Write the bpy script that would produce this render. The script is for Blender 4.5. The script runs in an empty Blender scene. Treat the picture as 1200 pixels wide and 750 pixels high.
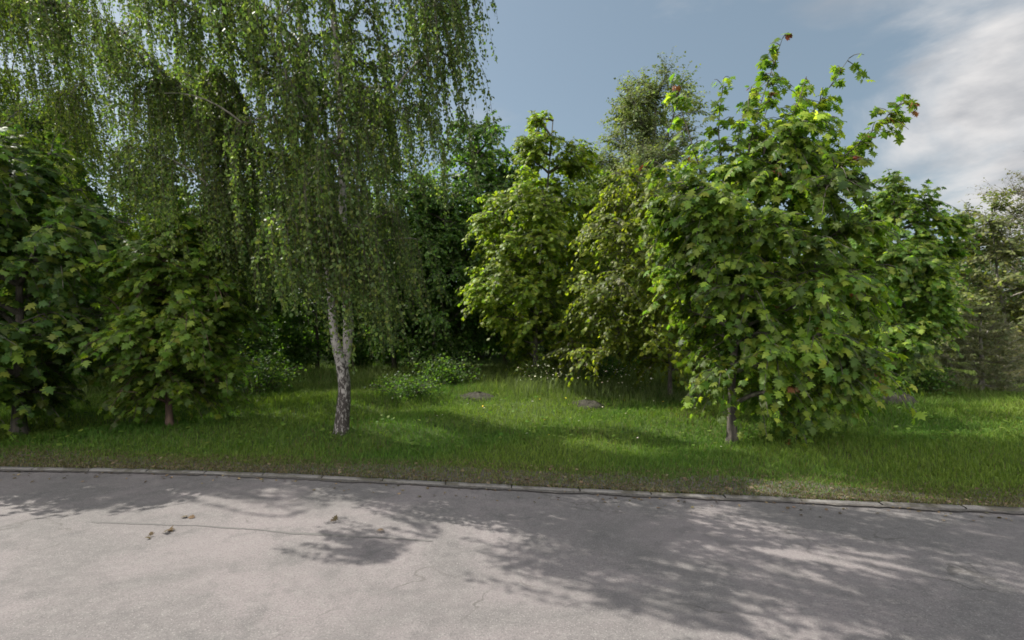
import bpy, math, random
import numpy as np
from mathutils import Vector

SC = bpy.context.scene
COL = SC.collection
R = math.radians
H = 2.5                      # camera height above the road
SUN_ELEV, SUN_AZ = 47.0, -63.0   # azimuth: degrees from +Y, negative = to the left

# ------------------------------------------------------------------ camera
cam = bpy.data.cameras.new("camera"); cam_o = bpy.data.objects.new("camera", cam); COL.objects.link(cam_o)
cam_o.location = (0, 0, H); cam_o.rotation_euler = (R(90), 0, 0)
cam.lens = 18.0; cam.sensor_width = 36.0; cam.clip_end = 3000; cam.clip_start = 0.05
SC.camera = cam_o

# ------------------------------------------------------------------ sky, sun, exposure
W = bpy.data.worlds.new("World"); SC.world = W; W.use_nodes = True
nt = W.node_tree; nt.nodes.clear()
def nd(t, kind, **kw):
    n = t.nodes.new(kind)
    for k, v in kw.items(): setattr(n, k, v)
    return n
def mth(t, op, a, b=None, clamp=False):
    n = nd(t, "ShaderNodeMath", operation=op, use_clamp=clamp)
    for i, v in enumerate((a, b)):
        if v is None: continue
        if isinstance(v, (int, float)): n.inputs[i].default_value = v
        else: t.links.new(v, n.inputs[i])
    return n.outputs[0]
def smooth(t, v, a, b):
    n = nd(t, "ShaderNodeMapRange", interpolation_type='SMOOTHSTEP')
    t.links.new(v, n.inputs[0]); n.inputs[1].default_value = a; n.inputs[2].default_value = b
    return n.outputs[0]
def mixc(t, f, a, b, mode='MIX'):
    n = nd(t, "ShaderNodeMix", data_type='RGBA', blend_type=mode)
    for i, v in ((0, f), (6, a), (7, b)):
        if isinstance(v, (int, float)): n.inputs[i].default_value = v
        elif isinstance(v, (tuple, list)): n.inputs[i].default_value = tuple(v) + ((1,) if len(v) == 3 else ())
        else: t.links.new(v, n.inputs[i])
    return n.outputs[2]
def noise(t, vec, scale, detail=4, rough=.55, dist=0.0):
    n = nd(t, "ShaderNodeTexNoise"); n.inputs["Scale"].default_value = scale
    n.inputs["Detail"].default_value = detail; n.inputs["Roughness"].default_value = rough
    n.inputs["Distortion"].default_value = dist
    if vec is not None: t.links.new(vec, n.inputs["Vector"])
    return n.outputs["Fac"]

sky = nd(nt, "ShaderNodeTexSky", sky_type='NISHITA', sun_disc=False)
sky.sun_elevation = R(SUN_ELEV); sky.sun_rotation = R(SUN_AZ)
sky.air_density = 1.0; sky.dust_density = 1.6; sky.ozone_density = 1.0
tc = nd(nt, "ShaderNodeTexCoord")
def dirmask(v, lo, hi):
    v = Vector(v).normalized()
    n = nd(nt, "ShaderNodeVectorMath", operation='DOT_PRODUCT'); nt.links.new(tc.outputs["Generated"], n.inputs[0])
    n.inputs[1].default_value = v
    return smooth(nt, n.outputs["Value"], lo, hi)
mp = nd(nt, "ShaderNodeMapping"); nt.links.new(tc.outputs["Generated"], mp.inputs[0])
mp.inputs["Rotation"].default_value = (0, R(28), 0); mp.inputs["Scale"].default_value = (1.0, 1.0, 2.3)
cn = noise(nt, mp.outputs[0], 3.4, 7, .54, .5)
m1 = dirmask((1.05, 1, .62), .91, 1.0); m2 = dirmask((1.0, 1, .27), .965, 1.0)
m_fill = dirmask((-.15, -.85, .45), .30, .85)          # unseen bright sky patch added behind the camera as front fill
mk = mth(nt, 'ADD', mth(nt, 'ADD', mth(nt, 'MULTIPLY', m1, .42), mth(nt, 'MULTIPLY', m2, .36)), mth(nt, 'MULTIPLY', m_fill, .5))
cl = smooth(nt, mth(nt, 'ADD', mk, mth(nt, 'MULTIPLY', cn, 1.5)), 1.0, 1.55)
wisp = mth(nt, 'MULTIPLY', smooth(nt, noise(nt, mp.outputs[0], 6.0, 6, .6, .3), .52, .8), .25)
cf = mth(nt, 'MAXIMUM', mth(nt, 'MAXIMUM', cl, wisp), mth(nt, 'MULTIPLY', m_fill, .92))
base = mixc(nt, 1.0, mixc(nt, .45, sky.outputs[0], (2.6, 3.15, 3.5)), (.76, .78, .75), 'MULTIPLY')
ccol = mixc(nt, smooth(nt, noise(nt, mp.outputs[0], 4.5, 6), .34, .66), (2.5, 2.6, 2.8), (4.9, 4.8, 4.75))
ccol = mixc(nt, m_fill, ccol, (16.5, 16.1, 16.1))
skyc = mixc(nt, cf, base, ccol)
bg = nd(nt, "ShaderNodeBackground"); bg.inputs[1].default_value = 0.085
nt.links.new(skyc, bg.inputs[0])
wo = nd(nt, "ShaderNodeOutputWorld"); nt.links.new(bg.outputs[0], wo.inputs[0])

sl = bpy.data.lights.new("sun", 'SUN'); sl.energy = 4.1; sl.angle = R(0.36); sl.color = (1.0, .95, .86)
so = bpy.data.objects.new("sun", sl); COL.objects.link(so)
az, el = R(SUN_AZ), R(SUN_ELEV)
sund = Vector((math.sin(az)*math.cos(el), math.cos(az)*math.cos(el), math.sin(el)))
so.rotation_euler = sund.to_track_quat('Z', 'Y').to_euler(); so.location = sund*60

SC.view_settings.view_transform = 'Standard'; SC.view_settings.look = 'None'
SC.view_settings.gamma = 1.0; SC.view_settings.exposure = 1.02; SC.view_settings.use_curve_mapping = False
SC.render.engine = 'CYCLES'
SC.cycles.max_bounces = 8; SC.cycles.diffuse_bounces = 5; SC.cycles.transmission_bounces = 6; SC.cycles.glossy_bounces = 2
SC.cycles.filter_width = 1.7

# ------------------------------------------------------------------ helpers
def px(x, y, d):
    """point at depth d (metres) seen at pixel x, y of the 1200 x 750 photograph"""
    return np.array([(x-600)/600.0*d, d, H-(y-375)/600.0*d])
def tag(o, label=None, cat=None, group=None, kind=None):
    if label: o["label"] = label
    if cat: o["category"] = cat
    if group: o["group"] = group
    if kind: o["kind"] = kind
    return o
def empty(name, loc, rz=0):
    o = bpy.data.objects.new(name, None); COL.objects.link(o); o.location = loc; o.rotation_euler.z = rz
    o.empty_display_size = .3
    return o
def mesh_obj(name, V, faces, mat, parent=None, col=None, smooth_=False):
    """V (n,3); faces: list of (m,k) index arrays; col (nfaces,3) face colours"""
    me = bpy.data.meshes.new(name)
    V = np.asarray(V, np.float32); fl = [np.asarray(f, np.int32) for f in faces if len(f)]
    tot = np.concatenate([np.full(len(f), f.shape[1], np.int32) for f in fl])
    idx = np.concatenate([f.ravel() for f in fl])
    me.vertices.add(len(V)); me.vertices.foreach_set("co", V.ravel())
    me.loops.add(len(idx)); me.loops.foreach_set("vertex_index", idx)
    st = np.zeros(len(tot), np.int32); st[1:] = np.cumsum(tot)[:-1]
    me.polygons.add(len(tot)); me.polygons.foreach_set("loop_start", st); me.polygons.foreach_set("loop_total", tot)
    if smooth_: me.polygons.foreach_set("use_smooth", np.ones(len(tot), bool))
    me.update(calc_edges=True)
    if col is not None:
        a = me.attributes.new("Col", 'FLOAT_COLOR', 'FACE')
        c = np.ones((len(tot), 4), np.float32); c[:, :3] = col
        a.data.foreach_set("color", c.ravel())
    if mat: me.materials.append(mat)
    o = bpy.data.objects.new(name, me); COL.objects.link(o)
    if parent: o.parent = parent
    return o
def unit(v):
    return v/np.maximum(np.linalg.norm(v, axis=-1, keepdims=True), 1e-9)

def tubes(P, Rd, sides, off=0):
    """P (T,S,3) centre lines, Rd (T,S) radii -> verts, quads"""
    T, S, _ = P.shape
    tan = unit(np.gradient(P, axis=1))
    ref = np.where(np.abs(tan[..., 2:3]) > .9, np.array([1., 0, 0]), np.array([0, 0, 1.]))
    ref = np.broadcast_to(ref[:, :1], P.shape)
    u = unit(np.cross(tan, ref)); v = np.cross(tan, u)
    a = np.arange(sides)/sides*2*np.pi
    V = P[:, :, None]+Rd[:, :, None, None]*(u[:, :, None]*np.cos(a)[:, None]+v[:, :, None]*np.sin(a)[:, None])
    i = np.arange(T*S*sides).reshape(T, S, sides)
    A, B = i[:, :-1], i[:, 1:]
    q = np.stack([A, np.roll(A, -1, 2), np.roll(B, -1, 2), B], -1).reshape(-1, 4)
    return V.reshape(-1, 3), q+off

class Skin:
    """gathers tubes into one mesh"""
    def __init__(s): s.V = []; s.Q = []; s.n = 0
    def add(s, P, Rd, sides):
        v, q = tubes(np.asarray(P, float), np.asarray(Rd, float), sides, s.n)
        s.V.append(v); s.Q.append(q); s.n += len(v)
    def build(s, name, mat, parent): return mesh_obj(name, np.concatenate(s.V), [np.concatenate(s.Q)], mat, parent, smooth_=True)

def smooth_path(pts, n):
    """Catmull-Rom resample of a list of rows (any width)"""
    p = np.asarray(pts, float); p = np.vstack([2*p[0]-p[1], p, 2*p[-1]-p[-2]])
    out = []
    m = len(p)-3
    for t in np.linspace(0, m-1e-6, n):
        i = int(t); f = t-i; a, b, c, d = p[i:i+4]
        out.append(.5*((2*b)+(-a+c)*f+(2*a-5*b+4*c-d)*f*f+(-a+3*b-3*c+d)*f**3))
    return np.array(out)

# leaf outlines: tip along +x, normal +z; fan round the first vertex
def fan(pts, z=None):
    v = np.array([(0.42, 0, 0.03)]+[(p[0], p[1], p[2]) for p in pts]); n = len(pts)
    return v, np.array([(0, 1+i, 1+(i+1) % n) for i in range(n)])
MAPLE = fan([(0, 0, 0), (.00, .34, -.06), (.18, .20, 0), (.20, .46, -.06), (.34, .62, -.14), (.42, .26, 0), (.66, .44, -.10), (.68, .20, -.02), (1.0, 0, -.16),
             (.68, -.20, -.02), (.66, -.44, -.10), (.42, -.26, 0), (.34, -.62, -.14), (.20, -.46, -.06), (.18, -.20, 0), (.00, -.34, -.06)])
BROAD = fan([(0, 0, 0), (.2, .36, -.08), (.62, .36, -.08), (1.0, 0, -.12), (.62, -.36, -.08), (.2, -.36, -.08)])
DIAMOND = (np.array([(0, 0, 0), (.42, .36, -.06), (1.0, 0, -.05), (.42, -.36, -.06)]), np.array([(0, 2, 1), (0, 3, 2)]))
NEEDLE = (np.array([(0, .05, 0), (1, .035, 0), (1, -.035, 0), (0, -.05, 0)]), np.array([(0, 1, 2), (0, 2, 3)]))

def leaves(P, D, N, size, tpl):
    tv, tf = tpl
    D = unit(D); Sd = unit(np.cross(N, D)); Nn = np.cross(D, Sd)
    V = P[:, None]+size[:, None, None]*(tv[:, 0][None, :, None]*D[:, None]+tv[:, 1][None, :, None]*Sd[:, None]+tv[:, 2][None, :, None]*Nn[:, None])
    n = len(tv)
    F = tf[None]+(np.arange(len(P))*n)[:, None, None]
    return V.reshape(-1, 3), F.reshape(-1, 3), len(tf)

# ------------------------------------------------------------------ materials
def newmat(name):
    m = bpy.data.materials.new(name); m.use_nodes = True; t = m.node_tree; t.nodes.clear()
    return m, t
def leaf_mat(name, trans=.5, gloss=.28, rough=.5, tcol=(1.9, 2.0, .7)):
    m, t = newmat(name)
    at = nd(t, "ShaderNodeAttribute", attribute_name="Col")
    p = nd(t, "ShaderNodeBsdfPrincipled"); p.inputs["Roughness"].default_value = rough
    p.inputs["Specular IOR Level"].default_value = gloss
    tr = nd(t, "ShaderNodeBsdfTranslucent")
    t.links.new(at.outputs["Color"], p.inputs["Base Color"])
    t.links.new(mixc(t, 1.0, at.outputs["Color"], tcol, 'MULTIPLY'), tr.inputs["Color"])
    mx = nd(t, "ShaderNodeMixShader"); mx.inputs[0].default_value = trans
    t.links.new(p.outputs[0], mx.inputs[1]); t.links.new(tr.outputs[0], mx.inputs[2])
    o = nd(t, "ShaderNodeOutputMaterial"); t.links.new(mx.outputs[0], o.inputs[0])
    return m
LEAF = leaf_mat("leaf_green"); LEAF_MATT = leaf_mat("leaf_soft", .35, .25, .6); GRASS = leaf_mat("grass_blade", .4, .15, .6, (1.4, 1.6, .6))
RED = leaf_mat("leaf_red", .4, .4, .45, (1.4, .9, .7)); DRY = leaf_mat("leaf_dry", .15, .1, .8, (1.1, 1, .8))

def bark_mat(name, c1, c2, scale=9, zs=.25):
    m, t = newmat(name); g = nd(t, "ShaderNodeTexCoord"); mpn = nd(t, "ShaderNodeMapping"); t.links.new(g.outputs["Object"], mpn.inputs[0])
    mpn.inputs["Scale"].default_value = (1, 1, zs)
    n = noise(t, mpn.outputs[0], scale, 6, .65)
    c = mixc(t, smooth(t, n, .35, .68), c1, c2)
    moss = mixc(t, smooth(t, noise(t, g.outputs["Object"], 2.3, 3), .52, .72), c, (.05, .065, .03))
    p = nd(t, "ShaderNodeBsdfPrincipled"); p.inputs["Roughness"].default_value = .9; t.links.new(moss, p.inputs["Base Color"])
    b = nd(t, "ShaderNodeBump"); b.inputs["Strength"].default_value = .7; b.inputs["Distance"].default_value = .02
    t.links.new(n, b.inputs["Height"]); t.links.new(b.outputs[0], p.inputs["Normal"])
    o = nd(t, "ShaderNodeOutputMaterial"); t.links.new(p.outputs[0], o.inputs[0]); return m
BARK = bark_mat("bark_grey", (.03, .026, .022), (.13, .11, .09)); BARK_RED = bark_mat("bark_reddish", (.05, .03, .022), (.12, .075, .055))
BARK_PALE = bark_mat("bark_pale", (.1, .09, .075), (.26, .24, .2))

def birch_mat():
    m, t = newmat("bark_birch"); g = nd(t, "ShaderNodeTexCoord")
    sp = nd(t, "ShaderNodeSeparateXYZ"); t.links.new(g.outputs["Object"], sp.inputs[0])
    mpn = nd(t, "ShaderNodeMapping"); t.links.new(g.outputs["Object"], mpn.inputs[0]); mpn.inputs["Scale"].default_value = (1, 1, 3.2)
    lent = smooth(t, noise(t, mpn.outputs[0], 7, 4, .6), .56, .64)        # thin dark cross marks
    mp2 = nd(t, "ShaderNodeMapping"); t.links.new(g.outputs["Object"], mp2.inputs[0]); mp2.inputs["Scale"].default_value = (1.5, 1.5, .75)
    big = noise(t, mp2.outputs[0], 15, 5, .65, .3)
    low = mth(t, 'MULTIPLY', smooth(t, sp.outputs[2], 2.4, 0.4), .20)       # rough black plates towards the foot
    plate = smooth(t, mth(t, 'ADD', big, low), .60, .68)
    dark = mth(t, 'MAXIMUM', mth(t, 'MULTIPLY', lent, .75), plate)
    white = mixc(t, noise(t, g.outputs["Object"], 4, 4), (.17, .15, .135), (.36, .34, .315))
    c = mixc(t, dark, white, (.035, .028, .024))
    p = nd(t, "ShaderNodeBsdfPrincipled"); p.inputs["Roughness"].default_value = .8; t.links.new(c, p.inputs["Base Color"])
    b = nd(t, "ShaderNodeBump"); b.inputs["Strength"].default_value = .6; b.inputs["Distance"].default_value = .015
    t.links.new(mth(t, 'SUBTRACT', 1.0, dark), b.inputs["Height"]); t.links.new(b.outputs[0], p.inputs["Normal"])
    o = nd(t, "ShaderNodeOutputMaterial"); t.links.new(p.outputs[0], o.inputs[0]); return m
BIRCH = birch_mat()
m_, t_ = newmat("twig_brown"); p_ = nd(t_, "ShaderNodeBsdfPrincipled"); p_.inputs["Base Color"].default_value = (.045, .032, .022, 1); p_.inputs["Roughness"].default_value = .8
o_ = nd(t_, "ShaderNodeOutputMaterial"); t_.links.new(p_.outputs[0], o_.inputs[0]); TWIG = m_

# ------------------------------------------------------------------ the setting
KERB = [(-60, 12.0), (-25, 9.55), (-14, 8.95), (-8.57, 8.57), (-4.14, 8.27), (0, 7.58), (3.55, 7.1), (6.67, 6.66), (12, 5.95), (25, 4.3), (60, 0.0)]
_kx = np.array([k[0] for k in KERB]); _ky = np.array([k[1] for k in KERB])
_gx = np.linspace(-60, 60, 481); _gy = np.interp(_gx, _kx, _ky)
_w = np.hanning(25); _w /= _w.sum(); _gy2 = np.convolve(np.pad(_gy, 12, mode='edge'), _w, 'valid')
_gy2[:12] = _gy[:12]; _gy2[-12:] = _gy[-12:]
def kerb_y(x): return np.interp(x, _gx, _gy2)
_rng = np.random.default_rng(5)
_bump = [( _rng.uniform(.2, 1.6, 2)*_rng.choice([-1, 1], 2), _rng.uniform(0, 6.28), a) for a in (.05, .045, .04, .03, .025, .02)]
def ground_z(x, y):
    """height of the verge: flush behind the kerb, then gently uneven"""
    e = np.clip((y-kerb_y(x)-.12)/2.5, 0, 1); z = 0
    for (k, ph, a) in _bump: z = z+a*np.sin(k[0]*x+k[1]*y+ph)
    return .03+e*(.08+z)

def simple_mat(name, build):
    m, t = newmat(name); g = nd(t, "ShaderNodeTexCoord"); p = nd(t, "ShaderNodeBsdfPrincipled")
    p.inputs["Specular IOR Level"].default_value = .2; c, h, rough, st, dist = build(t, g.outputs["Object"]); t.links.new(c, p.inputs["Base Color"]); p.inputs["Roughness"].default_value = rough
    if h is not None:
        b = nd(t, "ShaderNodeBump"); b.inputs["Strength"].default_value = st; b.inputs["Distance"].default_value = dist
        t.links.new(h, b.inputs["Height"]); t.links.new(b.outputs[0], p.inputs["Normal"])
    o = nd(t, "ShaderNodeOutputMaterial"); t.links.new(p.outputs[0], o.inputs[0]); return m
def b_asphalt(t, v):
    fine = noise(t, v, 48, 4, .75); mid = noise(t, v, 9, 5, .6); big = noise(t, v, .55, 5, .6, .6)
    c = mixc(t, smooth(t, big, .36, .64), (.126, .118, .116), (.176, .157, .157))
    c = mixc(t, mth(t, 'MULTIPLY', smooth(t, mid, .44, .70), .35), c, (.205, .195, .187))
    c = mixc(t, mth(t, 'MULTIPLY', smooth(t, noise(t, v, 2.4, 6, .65), .50, .68), .55), c, (.095, .091, .09))
    c = mixc(t, mth(t, 'MULTIPLY', smooth(t, fine, .48, .64), .48), c, (.07, .067, .067))
    c = mixc(t, mth(t, 'MULTIPLY', smooth(t, noise(t, v, 75, 3, .65), .57, .68), .5), c, (.34, .33, .31))
    # worn hairline cracks
    vo = nd(t, "ShaderNodeTexVoronoi", feature='DISTANCE_TO_EDGE'); vo.inputs["Scale"].default_value = .55
    wv = nd(t, "ShaderNodeVectorMath", operation='ADD'); nn = nd(t, "ShaderNodeTexNoise"); nn.inputs["Scale"].default_value = 1.6; nn.inputs["Detail"].default_value = 5
    t.links.new(v, nn.inputs["Vector"]); t.links.new(v, wv.inputs[0]); t.links.new(nn.outputs["Color"], wv.inputs[1]); t.links.new(wv.outputs[0], vo.inputs["Vector"])
    crack = mth(t, 'MULTIPLY', smooth(t, vo.outputs["Distance"], .012, .002), smooth(t, noise(t, v, .8, 3), .50, .62))
    c = mixc(t, mth(t, 'MULTIPLY', crack, .6), c, (.07, .065, .06))
    return c, mth(t, 'ADD', fine, mth(t, 'MULTIPLY', mid, .6)), .92, .35, .01
ASPHALT = simple_mat("asphalt_worn", b_asphalt)
def b_ground(t, v):
    n = noise(t, v, 1.3, 6, .6); f = noise(t, v, 24, 4, .7)
    c = mixc(t, smooth(t, n, .35, .65), (.045, .080, .018), (.08, .115, .028))
    c = mixc(t, smooth(t, f, .45, .7), c, (.055, .068, .022))
    return c, f, .95, .8, .04
SOIL = simple_mat("grass_soil", b_ground)
def b_conc(t, v):
    n = noise(t, v, 3, 5, .6); f = noise(t, v, 60, 3, .7)
    c = mixc(t, n, (.095, .09, .082), (.21, .20, .19)); c = mixc(t, mth(t, 'MULTIPLY', smooth(t, noise(t, v, 1.7, 6, .7), .48, .6), .8), c, (.06, .055, .04)); c = mixc(t, mth(t, 'MULTIPLY', smooth(t, f, .5, .7), .5), c, (.08, .075, .065))
    return c, f, .9, .4, .008
CONC = simple_mat("kerb_concrete", b_conc)
def b_line(t, v):
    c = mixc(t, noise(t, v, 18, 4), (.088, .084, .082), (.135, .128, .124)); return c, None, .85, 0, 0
ROAD_LINE = simple_mat("asphalt_dark", b_line)
def b_earth(t, v):
    n = noise(t, v, 9, 6, .65); c = mixc(t, smooth(t, n, .3, .7), (.026, .025, .018), (.062, .058, .045)); return c, n, .95, .9, .04
def b_grit(t, v):
    n = noise(t, v, 26, 6, .7); c = mixc(t, smooth(t, n, .35, .65), (.07, .064, .058), (.13, .12, .11)); return c, n, .95, .6, .01
GRIT = simple_mat("gutter_grit", b_grit)
EARTH = simple_mat("heap_earth", b_earth)

def grid(x, y, zf, name, mat):
    X, Y = np.meshgrid(x, y); Z = zf(X, Y); V = np.stack([X, Y, Z], -1).reshape(-1, 3)
    i = np.arange(len(x)*len(y)).reshape(len(y), len(x))
    q = np.stack([i[:-1, :-1], i[:-1, 1:], i[1:, 1:], i[1:, :-1]], -1).reshape(-1, 4)
    return mesh_obj(name, V, [q], mat, smooth_=True)
tag(grid(np.linspace(-1500, 1500, 9), np.linspace(-1500, 1500, 9), lambda X, Y: 0*X-.12, "ground", SOIL), kind='structure')
# verge: a sheet whose near edge follows the back of the kerb
sx = np.concatenate([np.linspace(-60, -18, 22), np.linspace(-17.7, 17.7, 119), np.linspace(18, 60, 22)])
sv = np.concatenate([np.linspace(0, 3, 22), np.linspace(3.3, 22, 62), np.linspace(24, 110, 24)])
Xg, Sg = np.meshgrid(sx, sv); Yg = kerb_y(Xg)+.10+Sg; Zg = ground_z(Xg, Yg)
ii = np.arange(Xg.size).reshape(Xg.shape)
q = np.stack([ii[:-1, :-1], ii[:-1, 1:], ii[1:, 1:], ii[1:, :-1]], -1).reshape(-1, 4)
tag(mesh_obj("grass_verge", np.stack([Xg, Yg, Zg], -1).reshape(-1, 3), [q], SOIL, smooth_=True), kind='structure')
# road
rx = np.linspace(-60, 60, 241); rv = np.linspace(0, 1, 30)
Xr, Vr = np.meshgrid(rx, rv); Yr = kerb_y(Xr)-Vr*8.6
Zr = -.012*np.abs(Vr-.5)**2*4+.006*np.sin(Xr*.9+Yr)*np.sin(Yr*1.3)
ii = np.arange(Xr.size).reshape(Xr.shape)
q = np.stack([ii[:-1, :-1], ii[1:, :-1], ii[1:, 1:], ii[:-1, 1:]], -1).reshape(-1, 4)
tag(mesh_obj("road", np.stack([Xr, Yr, Zr], -1).reshape(-1, 3), [q], ASPHALT, smooth_=True), kind='structure')
# kerb: stones one metre long with open joints, worn and slightly out of line
def kerb():
    V = []; F = []; rng = np.random.default_rng(3)
    x = -30.0
    while x < 30:
        x2 = x+.985; dz = rng.normal(0, .004); dy = rng.normal(0, .005)
        prof = [(0, -.15), (0, .012), (.014, .024), (.086, .030), (.10, .018), (.10, -.15)]
        for xx in (x, x+.012, x2-.012, x2):
            e = 0 if x < xx < x2-.001 else .006
            for (a, z) in prof:
                V.append((xx, kerb_y(xx)-.002+a+dy, z+dz-(e if z > 0 else 0)))
        b = len(V)-24
        for s in range(3):
            for k in range(5): F.append((b+s*6+k, b+(s+1)*6+k, b+(s+1)*6+k+1, b+s*6+k+1))
        x += 1.0
    return V, [np.array(F)[:, ::-1]]
V, F = kerb(); tag(mesh_obj("kerb", V, F, CONC), kind='structure')
# bare soil behind the kerb and grit washed into the gutter, both with ragged edges
def ragged(name, side, wmin, wmax, seed, mat, z):
    xs = np.arange(-22, 20, .06); rg = np.random.default_rng(seed); n = len(xs)
    w = np.clip(np.interp(xs, xs[::9], rg.uniform(wmin, wmax, len(xs[::9])))*.6+np.interp(xs, xs[::23], rg.uniform(wmin, wmax, len(xs[::23])))*.5+rg.normal(0, .012, n), .012, None)
    y0 = kerb_y(xs)+(.102 if side > 0 else -.004); y1 = y0+side*w
    if side > 0: V = [np.stack([xs, y0+(y1-y0)*f, ground_z(xs, y0+(y1-y0)*f)+z], -1) for f in (0, .25, .5, .75, 1)]
    else: V = [np.stack([xs, y0+(y1-y0)*f, 0*xs+z], -1) for f in (0, .5, 1)]
    i = np.arange(n-1); q = np.concatenate([np.stack([i+k*n, i+1+k*n, i+1+(k+1)*n, i+(k+1)*n], -1) for k in range(len(V)-1)])
    return tag(mesh_obj(name, np.concatenate(V), [q if side > 0 else q[:, ::-1]], mat, smooth_=True), kind='structure')
ragged("soil_strip", 1, .25, .85, 31, GRIT, .006)
ragged("gutter_dirt", -1, .0, .12, 32, GRIT, .008)
# thin wavering line along the lane, slightly darker than the asphalt
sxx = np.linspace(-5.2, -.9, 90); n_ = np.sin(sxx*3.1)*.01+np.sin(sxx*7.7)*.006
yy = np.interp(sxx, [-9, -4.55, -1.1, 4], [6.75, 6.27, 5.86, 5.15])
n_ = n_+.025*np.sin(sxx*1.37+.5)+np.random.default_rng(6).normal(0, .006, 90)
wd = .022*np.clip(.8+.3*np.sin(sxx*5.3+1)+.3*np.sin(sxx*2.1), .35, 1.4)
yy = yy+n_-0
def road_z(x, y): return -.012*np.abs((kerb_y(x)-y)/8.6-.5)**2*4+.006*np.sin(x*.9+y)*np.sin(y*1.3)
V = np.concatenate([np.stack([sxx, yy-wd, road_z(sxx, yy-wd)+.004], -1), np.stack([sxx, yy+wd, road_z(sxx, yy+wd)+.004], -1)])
i = np.arange(89); tag(mesh_obj("road_line", V, [np.stack([i, i+1, i+91, i+90], -1)], ROAD_LINE), kind='structure')

# ------------------------------------------------------------------ trees
G_DARK = np.array((.040, .068, .012)); G_MID = np.array((.062, .098, .015)); G_YEL = np.array((.100, .135, .017))
BRIGHT = np.array((1.68, 1.60, 1.4))
def palette(rng, n, cols, wts, var=.22):
    k = rng.choice(len(cols), n, p=np.array(wts)/sum(wts)); c = np.array(cols)[k]*BRIGHT
    return c*(1+rng.normal(0, var, (n, 1))).clip(.5, 1.7)*(1+rng.normal(0, .06, (n, 3)))

def skeleton(rng, trunk, tips, lift=.25, n=7):
    """joins each tip to the nearest sensible point of the growing skeleton; returns (T,n,3) limbs, parent radii scale"""
    pts = [tuple(p) for p in trunk]; pts = np.array(pts); lev = np.zeros(len(pts))
    order = np.argsort([np.min(np.linalg.norm(trunk-t, axis=1)) for t in tips])
    limbs = []; lv = []
    for k in order:
        t = tips[k]; d = t-pts; dist = np.linalg.norm(d, axis=1); hor = np.linalg.norm(d[:, :2], axis=1)
        cost = dist+np.maximum(0, .35*hor-d[:, 2])*.9+lev*.25
        j = int(np.argmin(cost)); a = pts[j]; L = dist[j]
        ctl = a+(t-a)*.5+np.array([0, 0, lift*L])*.4+rng.normal(0, .06*L, 3)
        s = np.linspace(0, 1, n)[:, None]
        c = (1-s)**2*a+2*s*(1-s)*ctl+s*s*t
        limbs.append(c); lv.append(lev[j]+1)
        pts = np.vstack([pts, c[2:]]); lev = np.concatenate([lev, np.full(n-2, lev[j]+1)])
    return np.array(limbs), np.array(lv)

def crown_points(rng, prof, n, depth=1.0, shell=.45):
    """prof rows (z, xc, half width) in local metres -> n points inside that body, more of them near its surface"""
    z0 = np.array([p[0] for p in prof]); o = np.argsort(z0); prof = np.array(prof)[o]
    zz = np.linspace(prof[0, 0], prof[-1, 0], 200); w = np.interp(zz, prof[:, 0], prof[:, 2]); c = (w**1.5).cumsum(); c /= c[-1]
    z = np.interp(rng.random(n), c, zz); w = np.interp(z, prof[:, 0], prof[:, 2]); xc = np.interp(z, prof[:, 0], prof[:, 1])
    a = np.arange(n)*2.39996+rng.normal(0, .4, n); r = w*rng.random(n)**shell
    return np.stack([xc+r*np.cos(a), depth*r*np.sin(a), z], -1), w

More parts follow.
